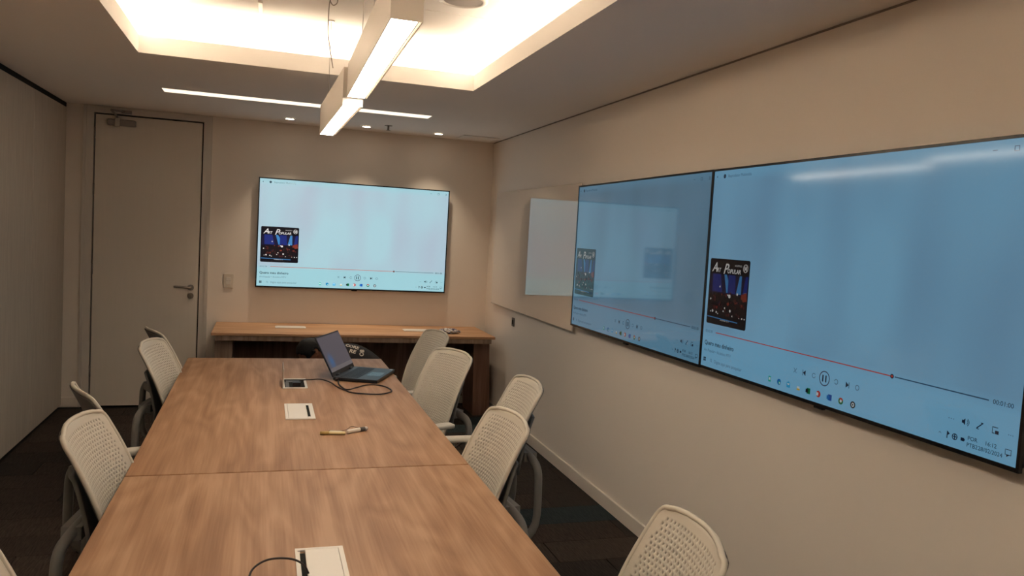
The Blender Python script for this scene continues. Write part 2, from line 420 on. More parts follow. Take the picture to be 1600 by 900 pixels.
obj('plate', bbox(-.012, .012, -.10, .10, -.012, -.0005, .003, 1), M_WHITE, e)

# ------------------------------------------------------------------ pendants
def pendant(x0, y0, x1, y1, zb, zt, w, label, wires):
    c_ = Vector(((x0+x1)/2, (y0+y1)/2, zb)); L_ = math.hypot(x1-x0, y1-y0); rz = -math.atan2(x1-x0, y1-y0)
    e = empty('pendant_light', c_, rz, label, 'pendant light')
    h_ = zt-zb; hw = w/2; hl = L_/2
    bm = bmesh.new(); tk = .003
    addbox(bm, -hw, -hw+tk, -hl, hl, 0, h_); addbox(bm, hw-tk, hw, -hl, hl, 0, h_)
    addbox(bm, -hw+tk, hw-tk, -hl, -hl+tk, 0, h_); addbox(bm, -hw+tk, hw-tk, hl-tk, hl, 0, h_)
    addbox(bm, -hw+tk, hw-tk, -hl+tk, hl-tk, h_-tk, h_)
    obj('housing', bm, M_LUM, e)
    light_mesh('diffuser', bbox(-hw+tk+.001, hw-tk-.010, -hl+tk+.001, hl-tk-.001, .002, .008), (1, .90, .76), PEND, e)
    bm = bmesh.new(); addbox(bm, hw-.0125, hw-.0095, -hl+tk, hl-tk, .001, .012)
    obj('gasket', bm, mat('gasket_grey', (.25, .22, .19), .6, .3), e)
    for (wx, wy) in wires:
        b_ = bmesh.new(); tube(b_, [(wx, wy, h_), (wx, wy, HU-zb-.001)], .0016, 6); cyl(b_, (wx, wy, h_), .006, .02, 10); cyl(b_, (wx, wy, HU-zb-.001), .018, -.006, 16)
        obj('suspension_wire', b_, mat('wire_steel', (.5, .45, .4), .4, .5, metal=.6), e)
    return e
pA = pendant(.342, 2.13, .361, 3.50, 2.168, 2.310, .089, 'larger nearer white linear pendant with a bright glowing underside', [(-.02, .35), (.02, .35), (0, -.6)])
pB = pendant(.3445, 3.515, .325, 4.74, 2.133, 2.298, .088, 'farther lower white linear pendant in line behind the big one', [(-.03, .28)])
pAdded = pendant(.312, .05, .334, 1.42, 2.168, 2.310, .089, 'added unseen pendant segment hanging over the camera end of the table', [(-.02, .35), (0, -.6)])  # out-of-view segment, added to brighten the table and walls
pts = catmull([(.262, 3.62, 2.307), (.25, 3.61, 2.36), (.235, 3.60, 2.44), (.232, 3.60, 2.54), (.238, 3.60, 2.60), (.262, 3.60, 2.615), (.268, 3.60, 2.59), (.25, 3.60, 2.575), (.236, 3.60, 2.60), (.25, 3.60, 2.65), (.259, 3.60, HU-.001)], 6)
b_ = bmesh.new(); tube(b_, pts, .0024, 6)
tag(obj('hanging_cord', b_, mat('cord_grey', (.30, .26, .22), .5, .3)), 'thin curly grey power cord looping down to the farther pendant', 'cord')

# ------------------------------------------------------------------ displays
FC = {}
def text_mesh(s, size, m, shear=0., bold=0., align='LEFT', ext=0.):
    cu = bpy.data.curves.new('txt', 'FONT'); cu.body = s; cu.size = size; cu.shear = shear; cu.offset = bold
    cu.align_x = align; cu.extrude = ext; cu.resolution_u = 3
    o = bpy.data.objects.new('txt', cu); COL.objects.link(o)
    bpy.context.view_layer.update()
    me = bpy.data.meshes.new_from_object(o.evaluated_get(bpy.context.evaluated_depsgraph_get()))
    bpy.data.objects.remove(o); me.materials.clear(); me.materials.append(m)
    me.transform(Matrix.Rotation(PI/2, 4, 'X'))      # lies in XZ, faces -Y
    return me

def display(name, label, rootloc, rz, w, h, kind, tilt=0.):
    """origin: lower-left corner of the front as a viewer sees it; +X right, +Z up, front faces -Y"""
    e = empty('wall_display', rootloc, rz, label, 'display')
    e.rotation_euler = (0, tilt, rz)
    bz = .0095
    obj('housing', bbox(.01, w-.01, .014, .055, .01, h-.01, .004, 1), M_HOUS, e)
    bm = bmesh.new()
    addbox(bm, 0, bz, 0, .014, 0, h); addbox(bm, w-bz, w, 0, .014, 0, h); addbox(bm, bz, w-bz, 0, .014, 0, bz*1.3); addbox(bm, bz, w-bz, 0, .014, h-bz, h)
    obj('bezel', bm, M_BEZEL, e)
    obj('sensor_nub', bbox(w*.49, w*.52, .002, .02, -.010, .001, .003, 1), M_BEZEL, e)
    rgh = {'main': .3, 'mid': .05, 'near': .10}[kind]
    if kind == 'main': c1, c2, br, g = lin((172, 190, 205)), lin((170, 207, 217)), lin((156, 208, 217)), TV_MAIN
    elif kind == 'mid': c1, c2, br, g = lin((66, 94, 112)), lin((74, 104, 124)), lin((74, 112, 134)), TV_SIDE
    else: c1, c2, br, g = lin((84, 118, 142)), lin((92, 132, 156)), lin((88, 134, 160)), TV_SIDE
    ink = {'main': .9, 'mid': .27, 'near': .31}[kind]
    m = screen_mat('screen_'+kind, c1, c2, br, g, w, h)
    m.node_tree.nodes['Principled BSDF'].inputs['Roughness'].default_value = rgh
    scr = obj('screen', bbox(bz, w-bz, .003, .012, bz*1.3, h-bz), m, e)
    iw, ih = w-2*bz, h-2.3*bz; ox, oz = bz, bz*1.3
    def U(u): return ox+u*iw
    def V(v): return oz+(1-v)*ih
    def col(nm, rgb): return glow('%s_%s' % (nm, kind), tuple(c*ink for c in lin(rgb)))
    DK = col('ink_dark', (22, 40, 52) if kind == 'main' else (30, 45, 70)); GY = col('ink_grey', (98, 128, 140) if kind == 'main' else (96, 130, 160))
    def flat(nm, polys, mats, par=scr, y=.0022):
        bm = bmesh.new()
        for k, poly in enumerate(polys):
            mi, pp = poly
            f = bm.faces.new([bm.verts.new((a_, y-.00002*k, b_)) for a_, b_ in pp]); f.material_index = mi
            f.normal_update()
            if f.normal.y > 0: f.normal_flip()
        o = obj(nm, bm, mats, par)
        if len(polys) > 1: o['kind'] = 'stuff'
        return o
    def rect(u0, u1, v0, v1): return [(U(u0), V(v0)), (U(u1), V(v0)), (U(u1), V(v1)), (U(u0), V(v1))]
    def disc(u, v, r, n=20, a0=0, a1=2*PI): return [(U(u)+r*ih*math.cos(a0+(a1-a0)*k/n), V(v)+r*ih*math.sin(a0+(a1-a0)*k/n)) for k in range(n)]
    def ringpolys(u, v, r, t_, mi=0, n=20, a0=0, a1=2*PI):
        out = []
        for k in range(n):
            p, q_ = a0+(a1-a0)*k/n, a0+(a1-a0)*(k+1)/n
            out.append((mi, [(U(u)+rr*ih*math.cos(x_), V(v)+rr*ih*math.sin(x_)) for rr, x_ in ((r, p), (r, q_), (r-t_, q_), (r-t_, p))]))
        return out
    def text(nm, s, u, v, size, mm, shear=0, bold=0, par=scr, y=.002, align='LEFT'):
        o = obj(nm, text_mesh(s, size*ih, None, shear, bold, align), None, par) if False else None
        me = text_mesh(s, size*ih, mm, shear, bold, align)
        o = bpy.data.objects.new(nm, me); COL.objects.link(o); o.parent = par; o.location = (U(u), y, V(v)); return o
    # window title row
    text('title_text', 'Reprodutor Multimídia', .070, .036, .021, GY)
    flat('title_icon', [(0, disc(.053, .029, .0105))]+[(1, disc(.053, .029, .004, 8))], [DK, GY])
    flat('window_buttons', [(0, rect(.896, .906, .030, .0325))]+[(0, rect(.938, .948, .022, .0245)), (0, rect(.938, .948, .037, .0395)), (0, rect(.938, .9395, .022, .039)), (0, rect(.9465, .948, .022, .039))]
         + [(0, [(U(.982), V(.022)), (U(.984), V(.022)), (U(.992), V(.040)), (U(.990), V(.040))]), (0, [(U(.990), V(.022)), (U(.992), V(.022)), (U(.984), V(.040)), (U(.982), V(.040))]), (0, [(U(.012), V(.029)), (U(.018), V(.022)), (U(.018), V(.036))])], [GY])
    # album cover: a generic concert stage, dark above, blue beams, ruddy crowd
    BK = col('cover_black', (14, 12, 20)); B1 = col('cover_blue', (26, 44, 118)); B2 = col('cover_sky', (60, 130, 190)); RD = col('cover_red', (72, 28, 28)); WH = col('cover_white', (225, 222, 218)); OR = col('cover_orange', (128, 52, 40)); NV = col('cover_navy', (20, 20, 52))
    a0, a1, b0, b1 = .014, .205, .442, .775
    def cu(s, t_): return (U(a0+(a1-a0)*s), V(b0+(b1-b0)*t_))
    rr = .02
    P = [(0, [cu(s, t_) for s, t_ in ((rr, 0), (1-rr, 0), (1, rr), (1, 1-rr), (1-rr, 1), (rr, 1), (0, 1-rr), (0, rr))])]
    P += [(6, [cu(s, t_) for s, t_ in ((.03, .24), (.97, .24), (.98, .52), (.02, .52))])]
    for s, w0, w1, sh, mi in ((.14, .05, .10, .06, 1), (.25, .05, .11, 0, 1), (.42, .03, .075, .12, 2), (.55, .05, .07, .02, 1), (.64, .03, .05, 0, 1), (.80, .025, .06, -.03, 2), (.95, .03, .05, -.03, 1)):
        P.append((mi, [cu(s-w0, .23), cu(s+w0, .23), cu(s+sh+w1 if s+sh+w1 < .98 else .98, .50), cu(s+sh-w1, .50)]))
    rnd = random.Random(5)
    for k in range(46):
        s, t_ = rnd.uniform(.04, .96), rnd.uniform(.50, .84); r_ = rnd.uniform(.015, .035); mi = rnd.choice((3, 3, 3, 5, 6, 0))
        P.append((mi, [cu(s+r_*math.cos(a_)*rnd.uniform(.6, 1.2), t_+r_*math.sin(a_)*rnd.uniform(.6, 1.3)) for a_ in [2*PI*j/6 for j in range(6)]]))
    for s, t_, r_ in ((.15, .80, .022), (.10, .81, .012), (.25, .81, .018), (.29, .83, .012), (.56, .545, .03), (.52, .53, .015), (.75, .50, .02), (.30, .42, .016), (.90, .84, .014), (.96, .84, .012), (.83, .84, .008), (.46, .73, .014), (.60, .76, .022), (.43, .78, .014), (.66, .83, .012), (.08, .62, .016)):
        P.append((4, [cu(s+r_*math.cos(a_), t_+r_*math.sin(a_)) for a_ in [2*PI*j/6+.3 for j in range(6)]]))
    P.append((5, [cu(.84, .50), cu(.97, .46), cu(.99, .58), cu(.90, .60)]))
    P.append((2, [cu(.02, .885), cu(.80, .905), cu(.80, .92), cu(.02, .90)]))
    cov = flat('album_cover', P, [BK, B1, B2, RD, WH, OR, NV], e, .0018)
    aw = (a1-a0)
    def ctext(nm, s_, s, t_, size, shear=.25, bold=.0):
        return text(nm, s_, a0+aw*s, b0+(b1-b0)*t_, size, WH, shear, bold, cov, .0006)
    ctext('cover_lettering', 'A', .065, .20, .068, .35, .0006); ctext('cover_lettering', 'RT', .185, .20, .030, .15, .0005)
    ctext('cover_lettering', 'P', .355, .22, .074, .35, .0006); ctext('cover_lettering', 'OPULAR', .46, .205, .030, .15, .0005)
    ctext('cover_lettering', 'ACÚSTICO', .64, .10, .012, 0); ctext('cover_lettering', 'Acústico MTV', .36, .93, .014, .2)
    flat('cover_badge', ringpolys(a0+aw*.905, b0+(b1-b0)*.115, .020, .003, 0)+[(0, rect(a0+aw*.875, a0+aw*.885, b0+.0275, b0+.052)), (0, rect(a0+aw*.925, a0+aw*.937, b0+.0275, b0+.052)),
         (0, [(U(a0+aw*.875), V(b0+.0275)), (U(a0+aw*.888), V(b0+.0275)), (U(a0+aw*.912), V(b0+.045)), (U(a0+aw*.902), V(b0+.048))]), (0, [(U(a0+aw*.937), V(b0+.0275)), (U(a0+aw*.922), V(b0+.0275)), (U(a0+aw*.900), V(b0+.045)), (U(a0+aw*.91), V(b0+.048))])], [WH], cov, .0005)
    # progress row
    ORG = col('progress_orange', (196, 92, 62) if kind == 'main' else (215, 70, 60))
    flat('progress_bar', [(0, rect(.066, .712, .8145, .8185)), (1, rect(.722, .937, .8145, .8185))]+[(2, disc(.715, .8165, .0085)), (0, disc(.715, .8165, .0045, 10))], [ORG, col('bar_grey', (92, 108, 118) if kind == 'main' else (50, 90, 125)), DK])
    text('time_text', '00:02:38', .013, .823, .019, GY); text('time_text', '00:01:00', .945, .824, .021, DK)
    text('song_title_text', 'Quero meu dinheiro', .013, .886, .031, DK, 0, .0004)
    text('artist_text', 'Art Popular • Acústico MTV', .013, .921, .021, GY)
    # transport buttons
    vb = .893
    flat('pause_button', ringpolys(.520, vb, .031, .004, 1, 28)+[(0, rect(.513, .517, vb-.014, vb+.014)), (0, rect(.523, .527, vb-.014, vb+.014))], [DK, col('ring_purple', (62, 60, 90))])
    flat('previous_button', [(0, [(U(.446), V(vb)), (U(.455), V(vb-.012)), (U(.455), V(vb+.012))]), (0, rect(.4445, .446, vb-.012, vb+.012))], [DK])
    flat('next_button', [(0, [(U(.597), V(vb)), (U(.588), V(vb-.012)), (U(.588), V(vb+.012))]), (0, rect(.597, .5985, vb-.012, vb+.012))], [DK])
    flat('skip_buttons', ringpolys(.484, vb, .011, .003, 0, 12, .6, 6)+ringpolys(.558, vb, .011, .003, 0, 12, -2.6, 3)+ringpolys(.623, vb, .011, .003, 0, 12)+
         [(0, [(U(.412), V(vb-.010)), (U(.414), V(vb-.010)), (U(.424), V(vb+.010)), (U(.422), V(vb+.010))]), (0, [(U(.422), V(vb-.010)), (U(.424), V(vb-.010)), (U(.414), V(vb+.010)), (U(.412), V(vb+.010))])], [GY])
    vv = .905
    flat('view_buttons', [(0, rect(.858+.005*k, .860+.005*k, vv, vv+.003)) for k in range(3)] + [(1, [(U(.887), V(vv+.005)), (U(.887), V(vv-.005)), (U(.890), V(vv-.005)), (U(.894), V(vv-.011)), (U(.894), V(vv+.011)), (U(.890), V(vv+.005))])]
         + ringpolys(.895, vv, .009, .002, 1, 6, -1, 1)+ringpolys(.895, vv, .014, .002, 1, 6, -1, 1)
         + [(1, [(U(.919), V(vv+.010)), (U(.9175), V(vv+.0075)), (U(.9295), V(vv-.012)), (U(.931), V(vv-.010))]), (1, rect(.918, .923, vv+.009, vv+.0115)), (1, rect(.926, .931, vv-.012, vv-.0095))]
         + [(1, rect(.949, .960, vv-.011, vv-.0085)), (1, rect(.949, .950, vv-.011, vv+.010)), (1, rect(.949, .954, vv+.008, vv+.0105)), (1, rect(.955, .962, vv, vv+.011))]
         + [(0, rect(.980+.004*k, .9815+.004*k, vv, vv+.003)) for k in range(3)], [GY, DK])
    # taskbar
    vt = .963
    flat('start_button', [(0, rect(.013, .0185, vt-.010, vt-.001)), (0, rect(.0195, .025, vt-.010, vt-.001)), (0, rect(.013, .0185, vt+.001, vt+.010)), (0, rect(.0195, .025, vt+.001, vt+.010))], [DK])
    flat('search_glyph', ringpolys(.052, vt-.002, .007, .002, 0, 12)+[(0, [(U(.0545), V(vt+.003)), (U(.0552), V(vt+.002)), (U(.0585), V(vt+.009)), (U(.0575), V(vt+.010))])], [GY])
    text('search_text', 'Digite aqui para pesquisar', .068, vt+.008, .023, GY)
    C_ = {k: col('icon_'+k, v_) for k, v_ in dict(teal=(40, 190, 170), blue=(30, 120, 200), sky=(60, 180, 235), green=(20, 120, 70), red=(200, 70, 60), navy=(30, 90, 180), yellow=(225, 190, 60), white=(225, 240, 245), black=(25, 30, 38)).items()}
    def icon(nm, polys, *cs): return flat(nm, polys, [C_[c] for c in cs])
    r_ = .0135
    icon('taskbar_icon', [(0, rect(.318, .328, vt-.013, vt+.012)), (1, rect(.320, .326, vt-.008, vt+.004))], 'teal', 'white')
    icon('taskbar_icon', [(0, disc(.3605, vt, r_)), (1, disc(.362, vt+.003, r_*.55, 10)), (2, disc(.3635, vt+.004, r_*.28, 8))], 'blue', 'teal', 'white')
    icon('taskbar_icon', [(0, rect(.390, .403, vt-.008, vt+.012)), (1, [(U(.391), V(vt-.006)), (U(.402), V(vt-.006)), (U(.3965), V(vt+.003))]), (0, [(U(.390), V(vt-.008)), (U(.403), V(vt-.008)), (U(.3965), V(vt-.015))])], 'sky', 'white')
    icon('taskbar_icon', [(0, rect(.428, .439, vt+.003, vt+.010)), (1, rect(.429, .438, vt-.006, vt+.003))], 'yellow', 'white')
    icon('taskbar_icon', [(0, rect(.464, .476, vt-.012, vt+.012)), (1, rect(.460, .469, vt-.007, vt+.008))], 'green', 'black')
    icon('taskbar_icon', [(0, disc(.504, vt, r_)), (1, rect(.497, .504, vt-.006, vt+.007))], 'red', 'white')
    icon('taskbar_icon', [(0, rect(.536, .548, vt-.012, vt+.012)), (1, rect(.532, .541, vt-.007, vt+.008))], 'navy', 'blue')
    icon('taskbar_icon', [(0, disc(.577, vt, r_)), (1, disc(.577, vt, r_, 8, .3, 2.6)+[(U(.577), V(vt))]), (2, disc(.577, vt, r_*.45, 12))], 'green', 'red', 'white')
    icon('taskbar_icon', [(0, disc(.614, vt, r_)), (1, disc(.614, vt, r_*.6, 12)), (0, [(U(.612), V(vt-.005)), (U(.612), V(vt+.005)), (U(.617), V(vt))])], 'black', 'white')
    flat('tray_icons', [(1, [(U(.838), V(vt+.003)), (U(.842), V(vt-.004)), (U(.846), V(vt+.003)), (U(.842), V(vt))]), (0, rect(.8575, .8595, vt-.012, vt+.012)), (0, [(U(.859), V(vt-.012)), (U(.864), V(vt-.005)), (U(.859), V(vt+.002))])]
         + ringpolys(.875, vt, .011, .003, 0, 14)+[(0, rect(.870, .880, vt-.002, vt+.001)), (0, rect(.874, .876, vt-.01, vt+.01)), (0, rect(.888, .8955, vt-.005, vt+.006)), (0, rect(.8955, .897, vt-.002, vt+.003))], [DK, GY])
    text('language_text', 'POR', .902, vt-.003, .019, DK); text('language_text', 'PTB2', .901, vt+.019, .019, DK)
    text('clock_text', '16:12', .949, vt-.003, .019, DK, align='CENTER'); text('clock_text', '28/02/2024', .949, vt+.019, .019, DK, align='CENTER')
    flat('notification_icon', [(0, rect(.977, .989, vt-.012, vt-.010)), (0, rect(.977, .978, vt-.012, vt+.006)), (0, rect(.988, .989, vt-.012, vt+.006)), (0, rect(.977, .989, vt+.004, vt+.006)), (0, [(U(.980), V(vt+.006)), (U(.985), V(vt+.006)), (U(.980), V(vt+.013))])], [DK])
    return e
S = 1.6153; SH = S*9.1/16.1; TW = 1.6666
display('a', 'wide flat display on the far wall above the wooden counter', (-.0686, Y1-.07, 1.0416), 0, TW, TW*9.1/16.1, 'main')
SX = X1-.07
display('b', 'farther display on the right wall, overlapping the glass board', (SX, 4.766, 1.040), -PI/2, S-.002, SH+.004, 'mid', -.004)
display('c', 'nearest and largest looking display on the right wall at the photo edge', (SX-.001, 4.7693-S, 1.0494), -PI/2, S+.004, SH, 'near')

# wall brackets of the displays are hidden behind; glass board
gb = empty('glass_board', (X1-.030, 0, 0), 0, 'clear-edged glass writing board on the right wall reflecting the far display', 'writing board')
obj('glass_pane', bbox(0, .008, 4.83, 6.81, .990, 1.984, .001, 1), M_BOARD, gb)
obj('glass_edge', bbox(-.0004, .0084, 4.83, 6.812, .9870, .9896), M_GEDGE, gb)
for y_, z_ in ((6.76, 1.04), (6.76, 1.94), (5.6, 1.04), (5.6, 1.94)):
    b_ = bmesh.new(); cyl(b_, (.0085, y_, z_), .009, .021, 16, 0); obj('standoff', b_, M_STEEL, gb)

# ------------------------------------------------------------------ conference tables
TZ = .745
def table(y0, y1, xl0, xl1, xr0, xr1, label, endfar):
    e = empty('conference_table', (.16, (y0+y1)/2, 0), 0, label, 'table'); cy = (y0+y1)/2; cx = .16
    bm = prism([(xl0-cx, y0-cy), (xr0-cx, y0-cy), (xr1-cx, y1-cy), (xl1-cx, y1-cy)], TZ-.028, TZ, 2)
    bevel_all(bm, .0015, 1); obj('tabletop', bm, M_OAK_Y, e)
    for yy_ in (y0-cy+.25, y1-cy-.30):
        obj('leg', prism([(-.20, .0), (.20, .0), (.16, TZ-.029), (-.16, TZ-.029)], yy_, yy_+.04, 1, .002), M_LIGHTOAK_Z, e)
    obj('cable_tray', bbox(-.12, .12, y0-cy+.30, y1-cy-.31, TZ-.12, TZ-.09, .004, 1), M_CHFR, e)
    return e
table(2.772, 5.118, -.414, -.428, .757, .758, 'farther oak-laminate conference table carrying the laptop', True)
table(.42, 2.764, -.424, -.414, .748, .757, 'nearer oak-laminate conference table at the bottom of the photo', False)

def socket_box(x0, x1, y0, y1, slot_right, opened, label):
    """flush white cable box in a table top"""
    cx, cy = (x0+x1)/2, (y0+y1)/2
    e = empty('table_socket_box', (cx, cy, TZ), 0, label, 'socket box')
    hx, hy = (x1-x0)/2, (y1-y0)/2; b = .012
    bm = bmesh.new()
    addbox(bm, -hx, hx, -hy, -hy+b, .0003, .005); addbox(bm, -hx, hx, hy-b, hy, .0003, .005)
    addbox(bm, -hx, -hx+b, -hy+b, hy-b, .0003, .005); addbox(bm, hx-b, hx, -hy+b, hy-b, .0003, .005)
    obj('rim', bm, M_WHITE, e)
    if opened:
        obj('well', bbox(-hx+b, hx-b, -hy+b, hy-b, .0003, .0012), M_BRUSH, e)
        obj('socket_strip', bbox(-hx+.02, hx-.03, .035, .075, .0012, .004, .001, 1), M_SOCK, e)
        obj('socket_strip', bbox(-hx+.016, -hx+.035, -hy+.02, .03, .0012, .004, .001, 1), M_SOCK, e)
        obj('lid', bbox(-hx+.002, -hx+.005, -hy+.012, hy-.012, .005, .100, .001, 1), M_WHITE, e)
    else:
        if slot_right:
            obj('lid', bbox(-hx+b+.001, hx-b-.020, -hy+b+.001, hy-b-.001, .0005, .0055, .001, 1), M_WHITE, e)
            obj('brush_slot', bbox(hx-b-.0185, hx-b-.007, -hy+.04, hy-.04, .0005, .0052), M_BRUSH, e)
            obj('slot_strip', bbox(hx-b-.019, hx-b, -hy+b, hy-b, .0003, .0048), M_WHITE, e)
        else:
            obj('lid', bbox(-hx+b+.013, hx-b-.001, -hy+b+.001, hy-b-.001, .0005, .0055, .001, 1), M_WHITE, e)
            obj('brush_slot', bbox(-hx+b-.001, -hx+b+.0115, -hy+.03, hy-.035, .0005, .0053), M_BRUSH, e)
            bm = bmesh.new(); addbox(bm, -hx+b-.006, -hx+b+.012, hy-.022, hy-.016, .005, .0056)
            obj('maker_mark', bm, mat('print_grey', (.25, .22, .2), .6, .3), e)
    return e
socket_box(.113, .240, 4.165, 4.420, True, True, 'open white table socket box with its lid up, cable plugged in')
socket_box(.113, .241, 3.495, 3.797, True, False, 'closed white table socket box between the open one and the seam')
socket_box(.103, .227, 1.770, 2.073, False, False, 'white table socket box on the nearer table with a black cable')

# cables
def cable(name, pts, r, m, label, cat='cable', extra=None):
    b_ = bmesh.new(); tube(b_, catmull(pts, 7), r, 8)
    if extra: extra(b_)
    return tag(obj(name, b_, m), label, cat)
z_ = TZ+.004
def lift(p, h): return (p[0], p[1], TZ+h)
cable('power_cable', [lift(p, h) for p, h in (((.178, 4.22), .006), ((.205, 4.262), .022), ((.226, 4.282), .024), ((.263, 4.34), .014), ((.317, 4.36), .012), ((.364, 4.30), .008), ((.396, 4.176), .005), ((.429, 4.092), .005), ((.45, 4.044), .005),
      ((.502, 4.01), .005), ((.582, 3.992), .005), ((.636, 4.022), .005), ((.668, 4.075), .006), ((.650, 4.185), .005), ((.598, 4.241), .005), ((.544, 4.224), .005), ((.488, 4.157), .006), ((.443, 4.088), .010), ((.423, 4.142), .006), ((.408, 4.262), .006), ((.414, 4.345), .008))],
      .0036, M_CABLE, 'dark brown laptop cable looping on the table from the open socket box',
      extra=lambda b: (addbox(b, .165, .205, 4.215, 4.262, TZ+.002, TZ+.022)))
cable('usb_cable', [(.131, 1.915, TZ+.003), (.118, 1.918, TZ+.026), (.096, 1.93, TZ+.036), (.066, 1.94, TZ+.038), (.036, 1.942, TZ+.036), (.013, 1.93, TZ+.032), (-.004, 1.906, TZ+.026), (-.009, 1.87, TZ+.018), (-.006, 1.82, TZ+.007), (0, 1.76, TZ+.004), (.02, 1.70, TZ+.004)],
      .0027, M_CABLE, 'short black cable arching out of the nearest socket box')
cable('floor_cable', [(1.40, 5.55, .006), (1.518, 5.732, .006), (1.641, 5.911, .006), (1.774, 6.102, .006), (1.86, 6.35, .006)], .006, M_CABLE, 'black cable lying on the dark carpet below the counter end')

# pens and lanyard on the table
def pen(p0, p1, r, m, name, label, cat, cap=None):
    p0, p1 = Vector(p0), Vector(p1); d_ = (p1-p0); e = empty(name, p0, 0, label, cat)
    b_ = bmesh.new(); tube(b_, [(0, 0, 0), d_*.04, d_*.96, d_], [r*.6, r, r, r*.7], 12); obj('barrel', b_, m, e)
    if cap:
        b_ = bmesh.new(); tube(b_, [d_*cap[0], d_*cap[1]], r*1.07, 12); obj('cap', b_, cap[2], e)
    return e
M_YEL = mat('yellow_translucent_plastic', (.62, .50, .25), .3, .5); M_PALE = mat('pale_clear_plastic', (.55, .52, .40), .2, .5); M_GOLD = mat('gold_clip', (.45, .33, .12), .35, .5, metal=.5)
pen((.352, 3.238, TZ+.0095), (.442, 3.290, TZ+.0095), .0085, M_WHITE, 'whiteboard_marker', 'white whiteboard marker with a grey band lying on the farther table', 'marker', (.62, .86, M_SOCK))
pen((.243, 3.236, TZ+.0075), (.345, 3.222, TZ+.0075), .007, M_YEL, 'yellow_highlighter', 'slim yellowish pen lying left of the white marker', 'pen', (0, .35, M_GOLD))
pen((.283, 3.262, TZ+.006), (.335, 3.246, TZ+.006), .0055, M_PALE, 'clear_pen', 'pale clear capped pen tip lying just behind the yellowish pen', 'pen')
cable('thin_cord', [(.282, 3.288, TZ+.002), (.31, 3.284, TZ+.002), (.335, 3.252, TZ+.011), (.36, 3.31, TZ+.002), (.382, 3.352, TZ+.002), (.41, 3.33, TZ+.002), (.43, 3.305, TZ+.002)], .0011, mat('cord_brown', (.12, .08, .05), .5, .4), 'thin brown cord looped behind the pens on the table', 'cord')

# ------------------------------------------------------------------ laptop
def laptop():
    A = Vector((.386, 4.381, TZ)); ang = math.atan2(.332, .148)       # hinge direction
    e = empty('laptop', A, ang, 'open black laptop standing on the farther table, screen tilted back', 'laptop')
    w, dp = .378, .254      # local x along hinge, front is local -y
    base = obj('base', bbox(0, w, -dp, 0, .003, .021, .004, 2), M_BLACKPL, e)
    bm = bmesh.new()
    for r in range(6):
        n = 15
        for k in range(n):
            if r == 5 and 4 <= k <= 8: continue
            x0 = .022+k*(w-.044)/n; y0 = -.035-r*.0175
            addbox(bm, x0, x0+(w-.044)/n-.003, y0-.0145, y0, .0205, .0222)
    x0 = .022+4*(w-.044)/15; addbox(bm, x0, x0+5*(w-.044)/15-.003, -.1370, -.1225, .0205, .0222)
    k_ = obj('keyboard', bm, M_KEYS, base); k_['kind'] = 'stuff'
    obj('touchpad', bbox(.12, .235, -.232, -.155, .0206, .0212), mat('touchpad', (.02, .022, .028), .25, .5), base)
    obj('sticker', bbox(w-.035, w-.012, -dp+.010, -dp+.026, .0208, .0213), M_WHITE, base)
    for k in range(4): obj('foot', bbox((.02, w-.04)[k % 2], (.04, w-.02)[k % 2], (-dp+.015, -.035)[k//2], (-dp+.03, -.02)[k//2], 0.0006, .0035), M_CAST, base)
    th = math.radians(62)
    # lid rises from the hinge and leans back (+y)
    Ml = Matrix.Translation((0, -.002, .020)) @ Matrix.Rotation(th, 4, 'X')
    lid = obj('lid', bbox(0, w, 0, .242, -.007, 0, .003, 2, Ml), M_BLACKPL, e)
    lm = bpy.data.materials.new('laptop_screen'); lm.use_nodes = True; N = lm.node_tree.nodes; L = lm.node_tree.links; b = N['Principled BSDF']
    tc = N.new('ShaderNodeTexCoord'); vm = N.new('ShaderNodeMapping'); vm.vector_type = 'POINT'
    vm.inputs['Location'].default_value = (-.075*20, -.040*16, -.092*16); vm.inputs['Scale'].default_value = (20, 16, 16)
    gr = N.new('ShaderNodeTexGradient'); gr.gradient_type = 'SPHERICAL'; mx = N.new('ShaderNodeMix'); mx.data_type = 'RGBA'
    L.new(tc.outputs['Object'], vm.inputs['Vector']); L.new(vm.outputs[0], gr.inputs['Vector']); L.new(gr.outputs['Fac'], mx.inputs[0])
    mx.inputs[6].default_value = (*lin((66, 62, 70)), 1); mx.inputs[7].default_value = (*lin((22, 78, 120)), 1)
    L.new(mx.outputs[2], b.inputs['Emission Color']); b.inputs['Emission Strength'].default_value = 1; b.inputs['Base Color'].default_value = (.01, .01, .012, 1); b.inputs['Roughness'].default_value = .3
    obj('screen', bbox(.008, w-.008, .024, .234, .0002, .0016, 0, 1, Ml), lm, lid)
    obj('laptop_taskbar', bbox(.008, w-.008, .024, .048, .0017, .0022, 0, 1, Ml), glow('laptop_bar', lin((84, 78, 80))), lid)
    for x_ in (.05, w-.10):
        b_ = bmesh.new(); cyl(b_, (x_, -.002, .020), .0075, .05, 12, 0); obj('hinge', b_, M_BLACKPL, e)
    obj('plug', bbox(.006, .050, -.035, -.018, .004, .018, .003, 1, Matrix.Translation((-.03, 0, 0))), M_CABLE, e)
laptop()

